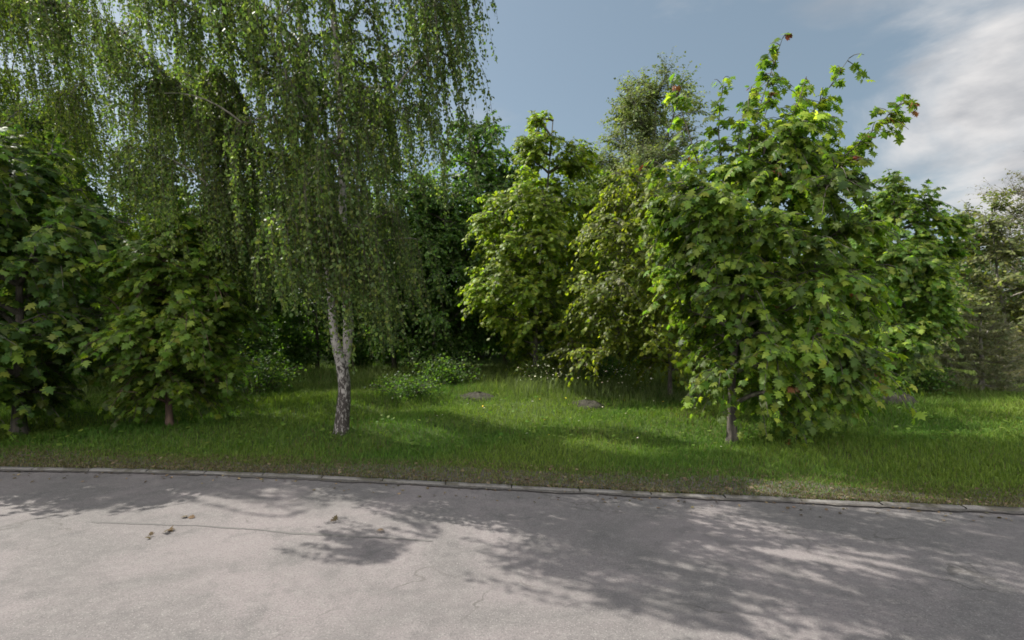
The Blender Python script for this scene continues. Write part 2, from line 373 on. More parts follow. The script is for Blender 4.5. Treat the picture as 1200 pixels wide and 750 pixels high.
LEAFY = 1.7
def tree(name, label, cat, bx, d, prof, seed, bark=BARK, leafmat=LEAF, trunk_r=.09, tops=None, blobs=45, twigs=9, tl=.7, lpt=11, size=.13,
         tpl=MAPLE, cols=(G_DARK, G_MID, G_YEL), wts=(.35, .45, .2), droop=.35, up=.35, leafdrop=.6, depth=1.0, shell=.45, shoots=(), red=0.0, group=None,
         lean=(0, 0), shrink=.86, blobvar=.2, base_bottom=None):
    rng = np.random.default_rng(seed); blobs = int(blobs*LEAFY); twigs = int(round(twigs*1.35)); size *= 1.1
    X0 = (bx-600)/600.0*d; zg = float(ground_z(np.array(X0), np.array(d)))-.02
    root = empty(name, (X0, d, zg)); tag(root, label, cat, group)
    P = [(H-(y-375)/600.0*d-zg, ((l+r)/2-600)/600.0*d-X0, (r-l)/1200.0*d*shrink) for (y, l, r) in prof]
    zt = max(p[0] for p in P)
    tips, w = crown_points(rng, P, blobs, depth, shell)
    tops_z = zt*.93 if tops is None else tops
    xt = np.interp(tops_z, sorted(p[0] for p in P), [p[1] for p in sorted(P)])
    tr = smooth_path([(0, 0, 0), (lean[0]*.3+rng.normal(0, .03), lean[1]*.3, tops_z*.22), (xt*.4+lean[0]*.6+rng.normal(0, .06), lean[1]*.6+rng.normal(0, .06), tops_z*.55), (xt, lean[1], tops_z)], 22)
    zlow = min(p[0] for p in P)
    start = tr[tr[:, 2] > max(.25*zlow, zlow*.75)]
    limbs, lv = skeleton(rng, start, tips)
    S = Skin()
    tt = np.linspace(0, 1, 22); rad = trunk_r*(1-.85*tt)*(1+.5*np.exp(-tt*22)); S.add(tr[None], rad[None], 9)
    L = np.linalg.norm(limbs[:, -1]-limbs[:, 0], axis=1)
    r0 = np.clip(trunk_r*.5/np.maximum(lv, 1)*(.5+.3*L/np.maximum(L.mean(), .01)), .012, trunk_r*.5)
    S.add(limbs, r0[:, None]*np.linspace(1, .28, 7)[None], 5)
    # twigs out of the outer part of each limb
    T = blobs*twigs; li = np.repeat(np.arange(blobs), twigs); s = rng.uniform(.35, 1.0, T)*6; i0 = np.minimum(s.astype(int), 5); f = (s-i0)[:, None]
    P0 = limbs[li, i0]*(1-f)+limbs[li, i0+1]*f
    out = P0-np.stack([np.interp(P0[:, 2], tr[:, 2], tr[:, 0]), np.interp(P0[:, 2], tr[:, 2], tr[:, 1]), P0[:, 2]-.0], -1)
    D = unit(rng.normal(0, 1, (T, 3))+unit(out)*.7+unit(limbs[li, -1]-limbs[li, 3])*.6+np.array([0, 0, up]))
    TL = tl*rng.uniform(.55, 1.3, T)*(.6+.4*np.clip(w[li]/max(w.max(), .1)*1.4, 0, 1))
    tipi = []
    if len(shoots):
        for (a, b, k, ln) in shoots:                                   # long leading shoots that stand out of the crown
            a = np.array(a)-[X0, d, zg]; b = np.array(b)-[X0, d, zg]
            c = smooth_path([a, a*.5+b*.5+rng.normal(0, .05, 3)+[0, 0, -.05], b], 7)
            S.add(c[None], np.linspace(.018, .005, 7)[None], 5)
            k = int(k*1.35); ln *= 1.7; q_ = rng.uniform(0, 1, k); q_[:2] = 1, .9; ss = np.clip(q_*6, 0, 5.999); j = ss.astype(int); ff = (ss-j)[:, None]
            p = c[j]*(1-ff)+c[j+1]*ff
            P0 = np.vstack([P0, p]); D = np.vstack([D, unit(rng.normal(0, .7, (k, 3))+unit(b-a)*.8)])
            tipi.append(len(TL)); TL = np.concatenate([TL, ln*rng.uniform(.6, 1.2, k)*(1.15-.65*q_)]); li = np.concatenate([li, np.full(k, blobs-1)])
        T = len(P0)
    ts = np.linspace(0, 1, 4)[None, :, None]
    tw = P0[:, None]+D[:, None]*TL[:, None, None]*ts-np.array([0, 0, 1.])*droop*TL[:, None, None]*ts**2
    S.add(tw, np.linspace(.007, .003, 4)[None].repeat(T, 0)*(size/.13+.3), 3)
    # leaves
    t = np.linspace(.18, 1.0, lpt)[None]+rng.uniform(-.04, .04, (T, lpt)); t = t.clip(.1, 1.03)[..., None]
    LP = P0[:, None]+D[:, None]*TL[:, None, None]*t-np.array([0, 0, 1.])*droop*TL[:, None, None]*t**2
    tan = D[:, None]-np.array([0, 0, 2.])*droop*t
    side = unit(np.cross(D, rng.normal(0, .35, (T, 3))+[0, 0, 1.]))[:, None]*np.where(np.arange(lpt) % 2, 1, -1)[None, :, None]
    LD = unit(tan*.7+side*.9+rng.normal(0, .35, LP.shape)-np.array([0, 0, leafdrop]))
    outn = unit(LP-np.stack([0*LP[..., 0]+xt*.5, 0*LP[..., 0], LP[..., 2]-.6], -1))
    LN = unit(np.array([0, 0, .8])+outn*.55+rng.normal(0, .38, LP.shape))
    LP = LP+LD*size*.25
    n = T*lpt; LP = LP.reshape(-1, 3); LD = LD.reshape(-1, 3); LN = LN.reshape(-1, 3)
    keep = rng.random(n) < .93
    keep &= (np.repeat(np.arange(T), lpt) < blobs*twigs) | (rng.random(n) < .62)
    if base_bottom is not None: keep &= LP[:, 2] > base_bottom
    LP, LD, LN = LP[keep], LD[keep], LN[keep]; n = len(LP)
    sz = size*rng.uniform(.6, 1.2, n)
    v, f, k = leaves(LP, LD, LN, sz, tpl)
    bt = rng.normal(0, blobvar, blobs)
    c = palette(rng, n, cols, wts)*(1+bt[np.repeat(li, lpt)[keep]]).clip(.5, 1.6)[:, None]
    S.build("trunk", bark, root)
    if red > 0:
        tl_ = np.repeat(np.arange(T), lpt)[keep]; ti = np.tile(np.arange(lpt), T)[keep]
        hot = (rng.random(T) < np.where(np.arange(T) >= blobs*twigs, red, red*.3))
        hot[tipi] = rng.random(len(tipi)) < .75
        msk = hot[tl_] & (ti >= lpt*.55)
        fm = np.repeat(msk, k); 
        vr, fr, _ = leaves(LP[msk], LD[msk], LN[msk], sz[msk]*.85, tpl)
        y = mesh_obj("young_leaves", vr, [fr], RED, root, np.repeat(palette(rng, msk.sum(), [(.11, .045, .025), (.13, .075, .03), (.085, .03, .022)], (1, 1, 1)), k, 0))
        tag(y, "reddish young leaves at the shoot tips")
        v, f, k = leaves(LP[~msk], LD[~msk], LN[~msk], sz[~msk], tpl); c = c[~msk]
    mesh_obj("crown", v, [f], leafmat, root, np.repeat(c, k, 0))
    return root

def copy_tree(o, loc, rz, sc, label=None, group=None):
    c = o.copy(); COL.objects.link(c); c.location = loc; c.rotation_euler = (0, 0, rz); c.scale = (sc, sc, sc)
    if label: c["label"] = label
    if group: c["group"] = group
    for ch in list(o.children):
        k = ch.copy(); COL.objects.link(k); k.parent = c
    return c

# --- weeping birch
def birch(label, bx, d, trunkpix, limbpix, crown, seed, nstr, cols, wts, size=.072, group=None, r_base=.155, bot=None, dens=34, ntip=150, near=.8, lean_y=0.0):
    rng = np.random.default_rng(seed)
    X0 = (bx-600)/600.0*d; zg = float(ground_z(np.array(X0), np.array(d)))-.02
    root = empty("birch_tree", (X0, d, zg)); tag(root, label, "tree", group)
    loc = lambda p: np.array(p)-[X0, d, zg]
    S = Skin(); stems = []
    for st in trunkpix:
        rows = smooth_path([tuple(loc(px(x, y, d+dy)))+(r,) for (x, y, dy, r) in st], 40)
        wob = np.cumsum(rng.normal(0, .006, (40, 3)), 0)*np.linspace(0, 1, 40)[:, None]
        S.add((rows[:, :3]+wob)[None], rows[None, :, 3]*(1+rng.normal(0, .02, 40)), 14); stems.append(rows[:, :3]+wob)
    root_tr = S.build("trunk", BIRCH, root)
    B = Skin(); src = np.vstack([s[10:] for s in stems]); src = src[src[:, 2] > 2.6]
    tips, w = crown_points(rng, crown, ntip, near, .5); tips[:, 1] = np.where((tips[:, 0] < -1.8) & (tips[:, 1] < 0) & (tips[:, 2] < 7.6) & (near > .9), tips[:, 1]*.2, tips[:, 1]); tips[:, 1] -= np.clip(tips[:, 2]-7, 0, 4.5)*lean_y*np.clip((tips[:, 0]+4.0)/2.2, 0, 1)
    limbs, lv = skeleton(rng, src, tips, .5)
    B.add(limbs, (np.clip(.055/np.maximum(lv, 1), .012, .05))[:, None]*np.linspace(1, .2, 7)[None], 6)
    B.build("branches", BARK_PALE, root)
    # hanging strands
    T = nstr; li = rng.integers(0, len(limbs), T); s = rng.uniform(.2, 1, T)*6; i0 = np.minimum(s.astype(int), 5); f = (s-i0)[:, None]
    P0 = limbs[li, i0]*(1-f)+limbs[li, i0+1]*f
    out = rng.normal(0, 1, (T, 3)); out[:, 2] = rng.uniform(-.1, .5, T); out = unit(out)
    Ls = rng.uniform(.7, 2.9, T)
    if bot is not None:
        bx_, bz_ = bot; zb = np.interp(P0[:, 0], bx_, bz_)+np.abs(rng.normal(0, .5, T))
        zb = np.where((P0[:, 0] < -1.0) & (P0[:, 1] < -.7) & (near > .9), np.maximum(zb, 6.7), zb)
        hide = (P0[:, 0] > -.55) & (P0[:, 0] < .45) & (P0[:, 1] < .3) & (P0[:, 2] > 4.5) & (rng.random(T) < .6)
        ok = (P0[:, 2]-.5 > zb) & ~hide; P0, out, Ls, zb, li = P0[ok], out[ok], Ls[ok], zb[ok], li[ok]; T = len(P0)
        Ls = np.minimum(Ls, P0[:, 2]-zb)
    sway = np.array([.16, -.03, 0])[None]*rng.uniform(.3, 1.4, (T, 1))
    def pos(t):
        t = t[..., None]; reach = (.22+.12*Ls)[:, None, None]
        return P0[:, None]+out[:, None]*reach*(1-np.exp(-t*5))+(np.array([0, 0, -1.])[None]+sway)[:, None]*Ls[:, None, None]*np.maximum(t-.07, 0)**1.15
    S2 = Skin(); tt = np.linspace(0, 1, 9)[None].repeat(T, 0); wig = rng.normal(0, .012, (T, 9, 3)); S2.add(pos(tt)+wig, np.linspace(.006, .002, 9)[None].repeat(T, 0), 3)
    S2.build("hanging_twigs", TWIG, root)
    nl = int(dens*1.75); t = rng.uniform(.08, 1.0, (T, nl)); kp = rng.random((T, nl)) < (Ls*dens/nl).clip(.15, 1)[:, None]
    LP = pos(t)+rng.normal(0, .022, (T, nl, 3)); LP = LP[kp]; n = len(LP)
    a = rng.uniform(0, 6.283, n); LD = unit(np.stack([np.cos(a)*.6, np.sin(a)*.6, -rng.uniform(.25, 1.3, n)], -1))
    LN = unit(rng.normal(0, 1, (n, 3))+np.array([0, 0, .35]))
    cl = rng.normal(0, .16, len(limbs)); lc = np.repeat(li, kp.sum(1)); hue = rng.normal(0, 1, len(limbs))
    c = palette(rng, n, cols, wts)*(1+cl[lc]).clip(.5, 1.5)[:, None]
    v, f, k = leaves(LP, LD, LN, size*rng.uniform(.65, 1.25, n), DIAMOND)
    mesh_obj("crown", v, [f], LEAF_BIRCH, root, np.repeat(c, k, 0))
    return root
LEAF_BIRCH = leaf_mat("leaf_birch", .46, .2, .5, (1.55, 1.75, .75))

B_COL = [(.042, .068, .026), (.062, .092, .030), (.092, .118, .032)]
zc = lambda y, d: H-(y-375)/600.0*d
birch("tall weeping birch with forked white trunk and black foot, strands hanging almost to the grass", 400, 10.7,
      [[(400, 520, 0, .26), (400, 513, 0, .19), (401, 495, 0, .15), (404, 455, 0, .13), (400, 425, 0, .112), (392, 392, 0, .085), (388, 350, 0, .078), (380, 300, .1, .07), (372, 220, .3, .06), (360, 120, .5, .06), (350, 20, .6, .045), (340, -90, .8, .02)],
       [(403, 440, .05, .07), (407, 405, .08, .10), (408, 370, .1, .10), (405, 330, .1, .088), (402, 250, 0, .08), (401, 170, 0, .085), (398, 90, -.1, .075), (392, 0, -.2, .06), (388, -120, -.2, .055), (385, -270, -.2, .035), (384, -400, -.2, .012)]],
      None, [(3.6, -.5, 2.2), (4.4, -.7, 3.0), (5.3, -1.2, 3.8), (7, -1.3, 4.1), (8.6, -1.2, 4.2), (10, -.9, 4.0), (12, .7, 3.1), (14, 1.1, 2.9), (15.8, 1.0, 2.1), (17.3, .6, .7)], 11, 5300,
      B_COL, (.35, .45, .2), bot=([-5.2, -4.3, -3.4, -2.2, -.5, .1, .5, 1.2, 1.6, 2.6, 3.3], [5.0, 4.2, 3.0, 2.2, 2.3, 2.3, 1.1, .8, 1.3, 2.6, 5.4]), near=1.0, lean_y=.42)
birch("birch with fine yellow-green leaves reaching in at the upper left edge of the photo", -190, 15.5,
      [[(-190, 500, 0, .16), (-186, 420, 0, .14), (-190, 300, 0, .12), (-180, 150, .1, .09), (-170, 0, 0, .06), (-160, -120, 0, .04), (-150, -200, 0, .015)]],
      None, [(4.6, 5.8, 3.2), (6.5, 5.4, 5.0), (8.0, 5.2, 5.5), (9.5, 5.2, 5.6), (11, 5.6, 5.4), (12.8, 5.4, 4.8), (14.4, 4.5, 3.4), (15.6, 4, 1.4)], 12, 3500,
      [(.05, .08, .018), (.075, .11, .02), (.11, .14, .03)], (.3, .4, .3), bot=([-3, 0, 4, 8, 12], [4.5, 4.4, 4.0, 3.6, 4.2]))

# --- maples by the kerb
tree("maple_tree", "dark-trunked maple at the far left of the verge with big low drooping leaves", "tree", 22, 10.8,
     [(165, -40, 70), (220, -110, 120), (300, -130, 160), (380, -130, 168), (425, -110, 140), (460, -70, 90)], 21, trunk_r=.13, blobs=66, twigs=11, tl=.8, lpt=13, size=.15,
     cols=((.034, .066, .020), (.052, .094, .023), (.092, .128, .026)), wts=(.35, .4, .25), droop=.45)
tree("maple_sapling", "young maple with thin reddish-brown trunk left of the birch", "tree", 199, 11.2,
     [(250, 165, 255), (310, 142, 285), (380, 135, 295), (435, 138, 285), (468, 150, 250)], 22, bark=BARK_RED, trunk_r=.075, blobs=50, twigs=10, tl=.7, lpt=12, size=.135,
     cols=((.040, .074, .014), (.062, .104, .017), (.10, .138, .02)), wts=(.4, .4, .2), droop=.45)
a = lambda x, y, dy=0: px(x, y, 10+dy)
tree("maple_tree", "broad young maple right of centre with reddish shoot tips rising against the sky", "tree", 858, 10.0,
     [(148, 862, 940), (172, 822, 975), (195, 792, 990), (240, 762, 1022), (300, 770, 1018), (360, 780, 1016), (405, 792, 1034), (432, 806, 1030), (452, 845, 985), (466, 885, 950)], 23,
     trunk_r=.095, blobvar=.28, blobs=74, twigs=10, tl=.62, lpt=12, size=.14, cols=((.042, .080, .016), (.064, .108, .018), (.102, .142, .022)), wts=(.28, .40, .32), droop=.55, leafdrop=.75, tops=6.3, red=.03,
     shoots=[(a(830, 230), a(787, 92, .4), 16, .3), (a(850, 220), a(848, 92), 22, .38), (a(855, 220), a(880, 105, -.3), 18, .36), (a(870, 210), a(917, 45), 26, .40), (a(880, 190), a(905, 110, .4), 16, .35),
             (a(890, 210), a(995, 68, -.2), 24, .40), (a(900, 200), a(945, 90, .3), 18, .38), (a(950, 215), a(1064, 112, -.2), 24, .38), (a(930, 240), a(1010, 160, .5), 18, .35),
             (a(930, 420), a(935, 498, -.6), 14, .4), (a(850, 230), a(770, 190, .8), 18, .4)])
# --- second row
tree("linden_tree", "olive green tree with thin stem close behind and left of the reddish-tipped maple", "tree", 785, 15.8,
     [(178, 755, 835), (205, 715, 865), (250, 690, 885), (310, 680, 885), (360, 655, 865), (405, 662, 850), (436, 690, 815)], 24, trunk_r=.07, shrink=1.02, blobs=95, twigs=9, tl=.75, lpt=12, size=.125, tpl=BROAD,
     cols=((.055, .078, .013), (.08, .108, .014), (.112, .138, .017)), wts=(.3, .4, .3), droop=.5)
tree("maple_tree", "bright yellow-green tree in the middle, leafy from its top down to the grass", "tree", 628, 19.5,
     [(118, 637, 655), (140, 618, 678), (175, 610, 685), (210, 582, 688), (260, 562, 700), (320, 548, 690), (370, 560, 690), (405, 592, 665), (440, 612, 645)], 25, trunk_r=.12, shrink=1.06, blobs=100, twigs=10, tl=.75, lpt=12, size=.15,
     cols=((.060, .098, .016), (.09, .132, .018), (.125, .162, .022)), wts=(.3, .4, .3), droop=.45)
tree("maple_tree", "vivid green round maple standing on the right behind the dark flat mound", "tree", 1062, 17.0,
     [(208, 1040, 1062), (226, 1003, 1090), (280, 985, 1112), (330, 978, 1114), (385, 985, 1106), (420, 988, 1096), (440, 1000, 1080)], 26, trunk_r=.11, blobs=70, twigs=10, tl=.72, lpt=12, size=.15,
     cols=((.044, .086, .018), (.066, .116, .022), (.105, .145, .024)), wts=(.3, .4, .3), droop=.42)
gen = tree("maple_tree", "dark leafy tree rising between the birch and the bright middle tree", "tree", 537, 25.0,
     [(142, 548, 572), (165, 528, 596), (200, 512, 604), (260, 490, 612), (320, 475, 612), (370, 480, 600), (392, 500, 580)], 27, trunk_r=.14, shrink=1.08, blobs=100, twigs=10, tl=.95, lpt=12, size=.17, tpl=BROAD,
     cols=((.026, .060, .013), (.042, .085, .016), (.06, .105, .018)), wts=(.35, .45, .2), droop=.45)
tree("maple_tree", "tree with dull green crown seen between the middle tree and the olive one", "tree", 725, 24.0,
     [(205, 705, 740), (230, 690, 765), (280, 680, 775), (340, 675, 775), (390, 685, 770)], 28, trunk_r=.12, shrink=1.1, blobs=85, twigs=10, tl=.9, lpt=12, size=.16, tpl=BROAD,
     cols=((.045, .082, .014), (.07, .108, .016), (.10, .132, .02)), wts=(.3, .45, .25))
tree("poplar_tree", "tall pale grey-green tree far behind, its soft crown against the sky", "tree", 765, 42.0,
     [(94, 752, 800), (108, 730, 812), (145, 702, 818), (195, 686, 820), (260, 684, 825), (340, 690, 830), (390, 700, 820)], 29, bark=BARK_PALE, leafmat=LEAF_MATT, shell=.8, shrink=1.05, trunk_r=.3, blobs=170, twigs=14, tl=1.7, lpt=16, size=.22, tpl=DIAMOND,
     cols=((.058, .082, .034), (.078, .104, .042), (.10, .125, .055)), wts=(.3, .4, .3), droop=.1, up=.7)
tree("willow_tree", "brownish olive bushy tree right of the vivid green maple", "tree", 1180, 24.0,
     [(238, 1140, 1172), (262, 1120, 1215), (310, 1112, 1235), (360, 1105, 1240), (400, 1105, 1240), (430, 1110, 1230)], 30, bark=BARK_PALE, leafmat=LEAF_MATT, trunk_r=.12, blobs=60, twigs=10, tl=1.0, lpt=12, size=.17, tpl=DIAMOND,
     cols=((.055, .07, .028), (.075, .088, .036), (.095, .115, .034)), wts=(.4, .4, .2), droop=.2, up=.6)
tree("ash_tree", "sparse greyish tree with bare twigs at the right edge, tallest there", "tree", 1225, 32.0,
     [(196, 1185, 1240), (220, 1170, 1265), (270, 1165, 1290), (330, 1165, 1290)], 31, bark=BARK_PALE, leafmat=LEAF_MATT, trunk_r=.2, blobs=60, twigs=10, tl=1.3, lpt=6, size=.14, tpl=DIAMOND,
     cols=((.065, .066, .055), (.085, .085, .066), (.07, .08, .042)), wts=(.4, .4, .2), droop=.1, up=.6)
def pine(label, xp, d, h, w, seed, cols):
    rng = np.random.default_rng(seed); X = (xp-600)/600.0*d; z = float(ground_z(np.array(X), np.array(d)))-.02
    root = empty("pine_tree", (X, d, z)); tag(root, label, "tree"); S = Skin()
    tr = smooth_path([(0, 0, 0), (.04, .03, h*.35), (-.03, 0, h*.7), (.03, 0, h)], 16); S.add(tr[None], (.085*np.linspace(1, .15, 16))[None], 8)
    C0 = []; C1 = []
    for k, zz in enumerate(np.linspace(.35, h*.96, 10)):
        L = w*(1-.78*(zz/h)**1.3)
        for m in range(7):
            a = m/7*6.283+k*.9+rng.normal(0, .2); l = L*rng.uniform(.6, 1.1); u = np.array([math.cos(a), math.sin(a), 0])
            p = np.array([0, 0, zz])+np.array([u*l*t+np.array([0, 0, l*(.10*t+.14*t*t-.16*math.sin(3*t))]) for t in np.linspace(0, 1, 7)])
            S.add(p[None], np.linspace(.022, .006, 7)[None], 5)
            for q in range(int(8+l*9)):
                t = rng.uniform(.2, 1); b = p[int(t*6)] if t < 1 else p[-1]; sd = rng.choice([-1, 1]); v = unit(u*rng.uniform(.4, 1)+np.array([-u[1], u[0], 0])*sd*rng.uniform(.3, 1)+[0, 0, rng.uniform(-.05, .45)])
                C0.append(b); C1.append(b+v*rng.uniform(.15, .4)*(1.15-.5*t)*(.5+l*.6))
    C0 = np.array(C0); C1 = np.array(C1); n = len(C0)
    S.add(np.stack([C0, (C0+C1)/2, C1], 1), np.array([.006, .005, .003])[None].repeat(n, 0), 3); S.build("trunk", BARK_PALE, root)
    k = 30; t = rng.uniform(.1, 1.05, (n, k, 1)); P = C0[:, None]+(C1-C0)[:, None]*t; D = unit(unit(C1-C0)[:, None]*.8+rng.normal(0, .6, P.shape)+[0, 0, .15]); N = rng.normal(0, 1, P.shape)
    v, f, kk = leaves(P.reshape(-1, 3), D.reshape(-1, 3), N.reshape(-1, 3), .11*rng.uniform(.7, 1.2, n*k), NEEDLE)
    mesh_obj("crown", v, [f], LEAF_MATT, root, np.repeat(palette(rng, n*k, cols, (1, 1, 1)), kk, 0))
pine("young grey-green pine with wide flat boughs at the right edge of the grass", 1150, 17.0, 2.9, 1.9, 32, [(.055, .07, .042), (.075, .088, .055), (.10, .10, .068)])
pine("small sparse grey pine nearest the right edge of the photo", 1222, 18.5, 2.4, 1.6, 33, [(.06, .068, .045), (.085, .085, .06), (.11, .105, .08)])
# --- dark trees behind the birch and left maples
GL = "wood trees behind the verge"
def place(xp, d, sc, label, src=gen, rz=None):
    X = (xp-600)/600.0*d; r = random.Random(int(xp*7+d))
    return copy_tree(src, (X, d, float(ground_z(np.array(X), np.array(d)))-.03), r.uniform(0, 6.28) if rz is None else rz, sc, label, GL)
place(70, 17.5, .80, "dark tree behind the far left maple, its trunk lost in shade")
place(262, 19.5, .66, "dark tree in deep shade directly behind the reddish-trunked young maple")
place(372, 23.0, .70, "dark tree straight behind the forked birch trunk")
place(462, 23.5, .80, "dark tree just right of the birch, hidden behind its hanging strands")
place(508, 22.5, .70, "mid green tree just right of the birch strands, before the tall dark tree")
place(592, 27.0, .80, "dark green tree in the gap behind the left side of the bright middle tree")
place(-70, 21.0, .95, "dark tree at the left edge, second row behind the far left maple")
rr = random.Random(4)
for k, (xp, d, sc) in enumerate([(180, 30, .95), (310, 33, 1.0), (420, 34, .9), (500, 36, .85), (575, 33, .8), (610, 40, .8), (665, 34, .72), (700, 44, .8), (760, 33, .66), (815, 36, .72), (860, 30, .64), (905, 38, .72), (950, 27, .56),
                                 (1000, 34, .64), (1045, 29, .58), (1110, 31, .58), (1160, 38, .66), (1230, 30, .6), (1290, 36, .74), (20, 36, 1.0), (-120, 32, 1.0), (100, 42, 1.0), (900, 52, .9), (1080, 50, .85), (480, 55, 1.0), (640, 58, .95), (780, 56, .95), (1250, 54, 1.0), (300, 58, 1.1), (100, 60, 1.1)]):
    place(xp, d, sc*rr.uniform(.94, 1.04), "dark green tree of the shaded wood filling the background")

# ------------------------------------------------------------------ shrubs, weeds, heaps
def shrub(name, label, xp, d, w, h, seed, size=.09, cols=(G_DARK, G_MID, G_YEL), wts=(.3, .4, .3), n=26, tpl=BROAD, mat=LEAF, group=None, cat="shrub"):
    rng = np.random.default_rng(seed); X = (xp-600)/600.0*d; z = float(ground_z(np.array(X), np.array(d)))-.02
    root = empty(name, (X, d, z)); tag(root, label, cat, group)
    T = n; a = rng.uniform(0, 6.283, T); rad = w*.5*rng.random(T)**.6; tip = np.stack([rad*np.cos(a), rad*np.sin(a), h*rng.uniform(.5, 1, T)*(1-.35*(rad/(w*.5))**2)], -1)
    s0 = tip*[.25, .25, 0]; t = np.linspace(0, 1, 6)[None, :, None]; ctl = s0*.6+tip*.4+[0, 0, h*.25]
    c = (1-t)**2*s0[:, None]+2*t*(1-t)*ctl[:, None]+t*t*tip[:, None]
    S = Skin(); S.add(c, np.linspace(.012, .004, 6)[None].repeat(T, 0), 4); S.build("stems", TWIG, root)
    k = 46; u = rng.uniform(.2, 1, (T, k))[..., None]; LP = (1-u)**2*s0[:, None]+2*u*(1-u)*ctl[:, None]+u*u*tip[:, None]+rng.normal(0, .11*min(w, 1.4), (T, k, 3))
    LP = LP.reshape(-1, 3); LP[:, 2] = np.maximum(LP[:, 2], .03); m = len(LP)
    LD = unit(rng.normal(0, 1, (m, 3))+[0, 0, -.1]); LN = unit(rng.normal(0, .5, (m, 3))+[0, -.1, .8])
    v, f, kk = leaves(LP, LD, LN, size*rng.uniform(.6, 1.25, m), tpl)
    mesh_obj("foliage", v, [f], mat, root, np.repeat(palette(rng, m, cols, wts), kk, 0)); return root
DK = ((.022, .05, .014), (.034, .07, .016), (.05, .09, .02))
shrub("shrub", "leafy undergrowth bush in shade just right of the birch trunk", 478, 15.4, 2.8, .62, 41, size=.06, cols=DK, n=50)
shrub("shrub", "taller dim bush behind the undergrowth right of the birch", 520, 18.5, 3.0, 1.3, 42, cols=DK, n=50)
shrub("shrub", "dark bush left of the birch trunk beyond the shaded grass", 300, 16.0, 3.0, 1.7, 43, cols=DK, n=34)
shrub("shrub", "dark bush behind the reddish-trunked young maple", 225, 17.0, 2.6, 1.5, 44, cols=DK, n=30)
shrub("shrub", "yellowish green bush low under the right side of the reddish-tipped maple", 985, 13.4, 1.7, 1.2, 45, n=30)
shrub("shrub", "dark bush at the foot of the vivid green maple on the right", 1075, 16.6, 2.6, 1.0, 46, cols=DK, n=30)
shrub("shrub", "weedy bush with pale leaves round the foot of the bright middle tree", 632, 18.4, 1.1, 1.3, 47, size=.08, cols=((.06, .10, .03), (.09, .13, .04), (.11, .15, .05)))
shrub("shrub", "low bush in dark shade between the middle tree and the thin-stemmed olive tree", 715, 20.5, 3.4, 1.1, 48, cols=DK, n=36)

# low bushes that close the view between the trunks further back
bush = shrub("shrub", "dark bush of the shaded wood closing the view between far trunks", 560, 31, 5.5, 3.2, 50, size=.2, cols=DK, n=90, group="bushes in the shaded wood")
rb = random.Random(9)
for k in range(40):
    xp = -150+k*38+rb.uniform(-12, 12); d = rb.uniform(29, 50) if not 460 < xp < 650 else rb.uniform(46, 56)
    X = (xp-600)/600.0*d
    copy_tree(bush, (X, d, float(ground_z(np.array(X), np.array(d)))-.03), rb.uniform(0, 6.28), rb.uniform(.8, 1.25)*(d/36)**.6)

for (xp, d, sc) in [(660, 25, .5), (705, 25.5, .55), (750, 24, .5), (800, 23, .5), (850, 22, .5), (905, 22, .5), (60, 19.5, .5), (130, 20, .55), (190, 21, .55), (340, 22, .5), (415, 24, .55), (455, 27, .5), (950, 22, .45), (1010, 21, .45), (-20, 20, .5), (610, 28, .42), (472, 34, .55), (592, 35, .5), (440, 33, .55)]:
    X = (xp-600)/600.0*d
    copy_tree(bush, (X, d, float(ground_z(np.array(X), np.array(d)))-.03), rb.uniform(0, 6.28), sc*rb.uniform(.9, 1.15), "low dark bush in the shade between the second-row trees", "low bushes under the second-row trees")

def heap(label, xp, yp, wpx, hpx, seed, name="earth_mound", cat="mound"):
    d = H*600/(yp-375.0)*.985; rng = np.random.default_rng(seed); X = (xp-600)/600*d; rw = wpx/600*d*.5; h = hpx/600*d*.6
    n, m = 28, 12; V = []; ph = rng.uniform(0, 6.28, 6)
    for j in range(m):
        r = j/(m-1)
        for i in range(n):
            a = i/n*2*math.pi; e = 1+.12*math.sin(2*a+ph[0])+.08*math.sin(3*a+ph[1])+.05*math.sin(7*a+ph[2])
            zz = h*(1-r**2.2)*(1+.05*math.sin(5*a+ph[3]+4*r)+.04*math.sin(9*a+ph[4]-7*r))
            V.append((rw*r*e*math.cos(a)+rng.normal(0, .012), .75*rw*r*e*math.sin(a)+rng.normal(0, .012), zz+rng.normal(0, .012)-(.05 if j == m-1 else 0)))
    q = np.array([(j*n+i, (j+1)*n+i, (j+1)*n+(i+1) % n, j*n+(i+1) % n) for j in range(m-1) for i in range(n)])
    o = mesh_obj(name, V, [q], EARTH, smooth_=True); o.location = (X, d, float(ground_z(np.array(X), np.array(d)))-.01); tag(o, label, cat)
heap("pale brown low earth heap in the shaded grass behind the birch trunk", 374, 466, 52, 10, 61)
heap("grey flat earth heap left of the sunlit long grass", 560, 470, 54, 12, 62)
heap("dark earth heap at the edge of shade in front of the olive tree", 688, 478, 44, 11, 63)
heap("dark grey flat mound right of the reddish-tipped maple", 1052, 476, 50, 24, 64)

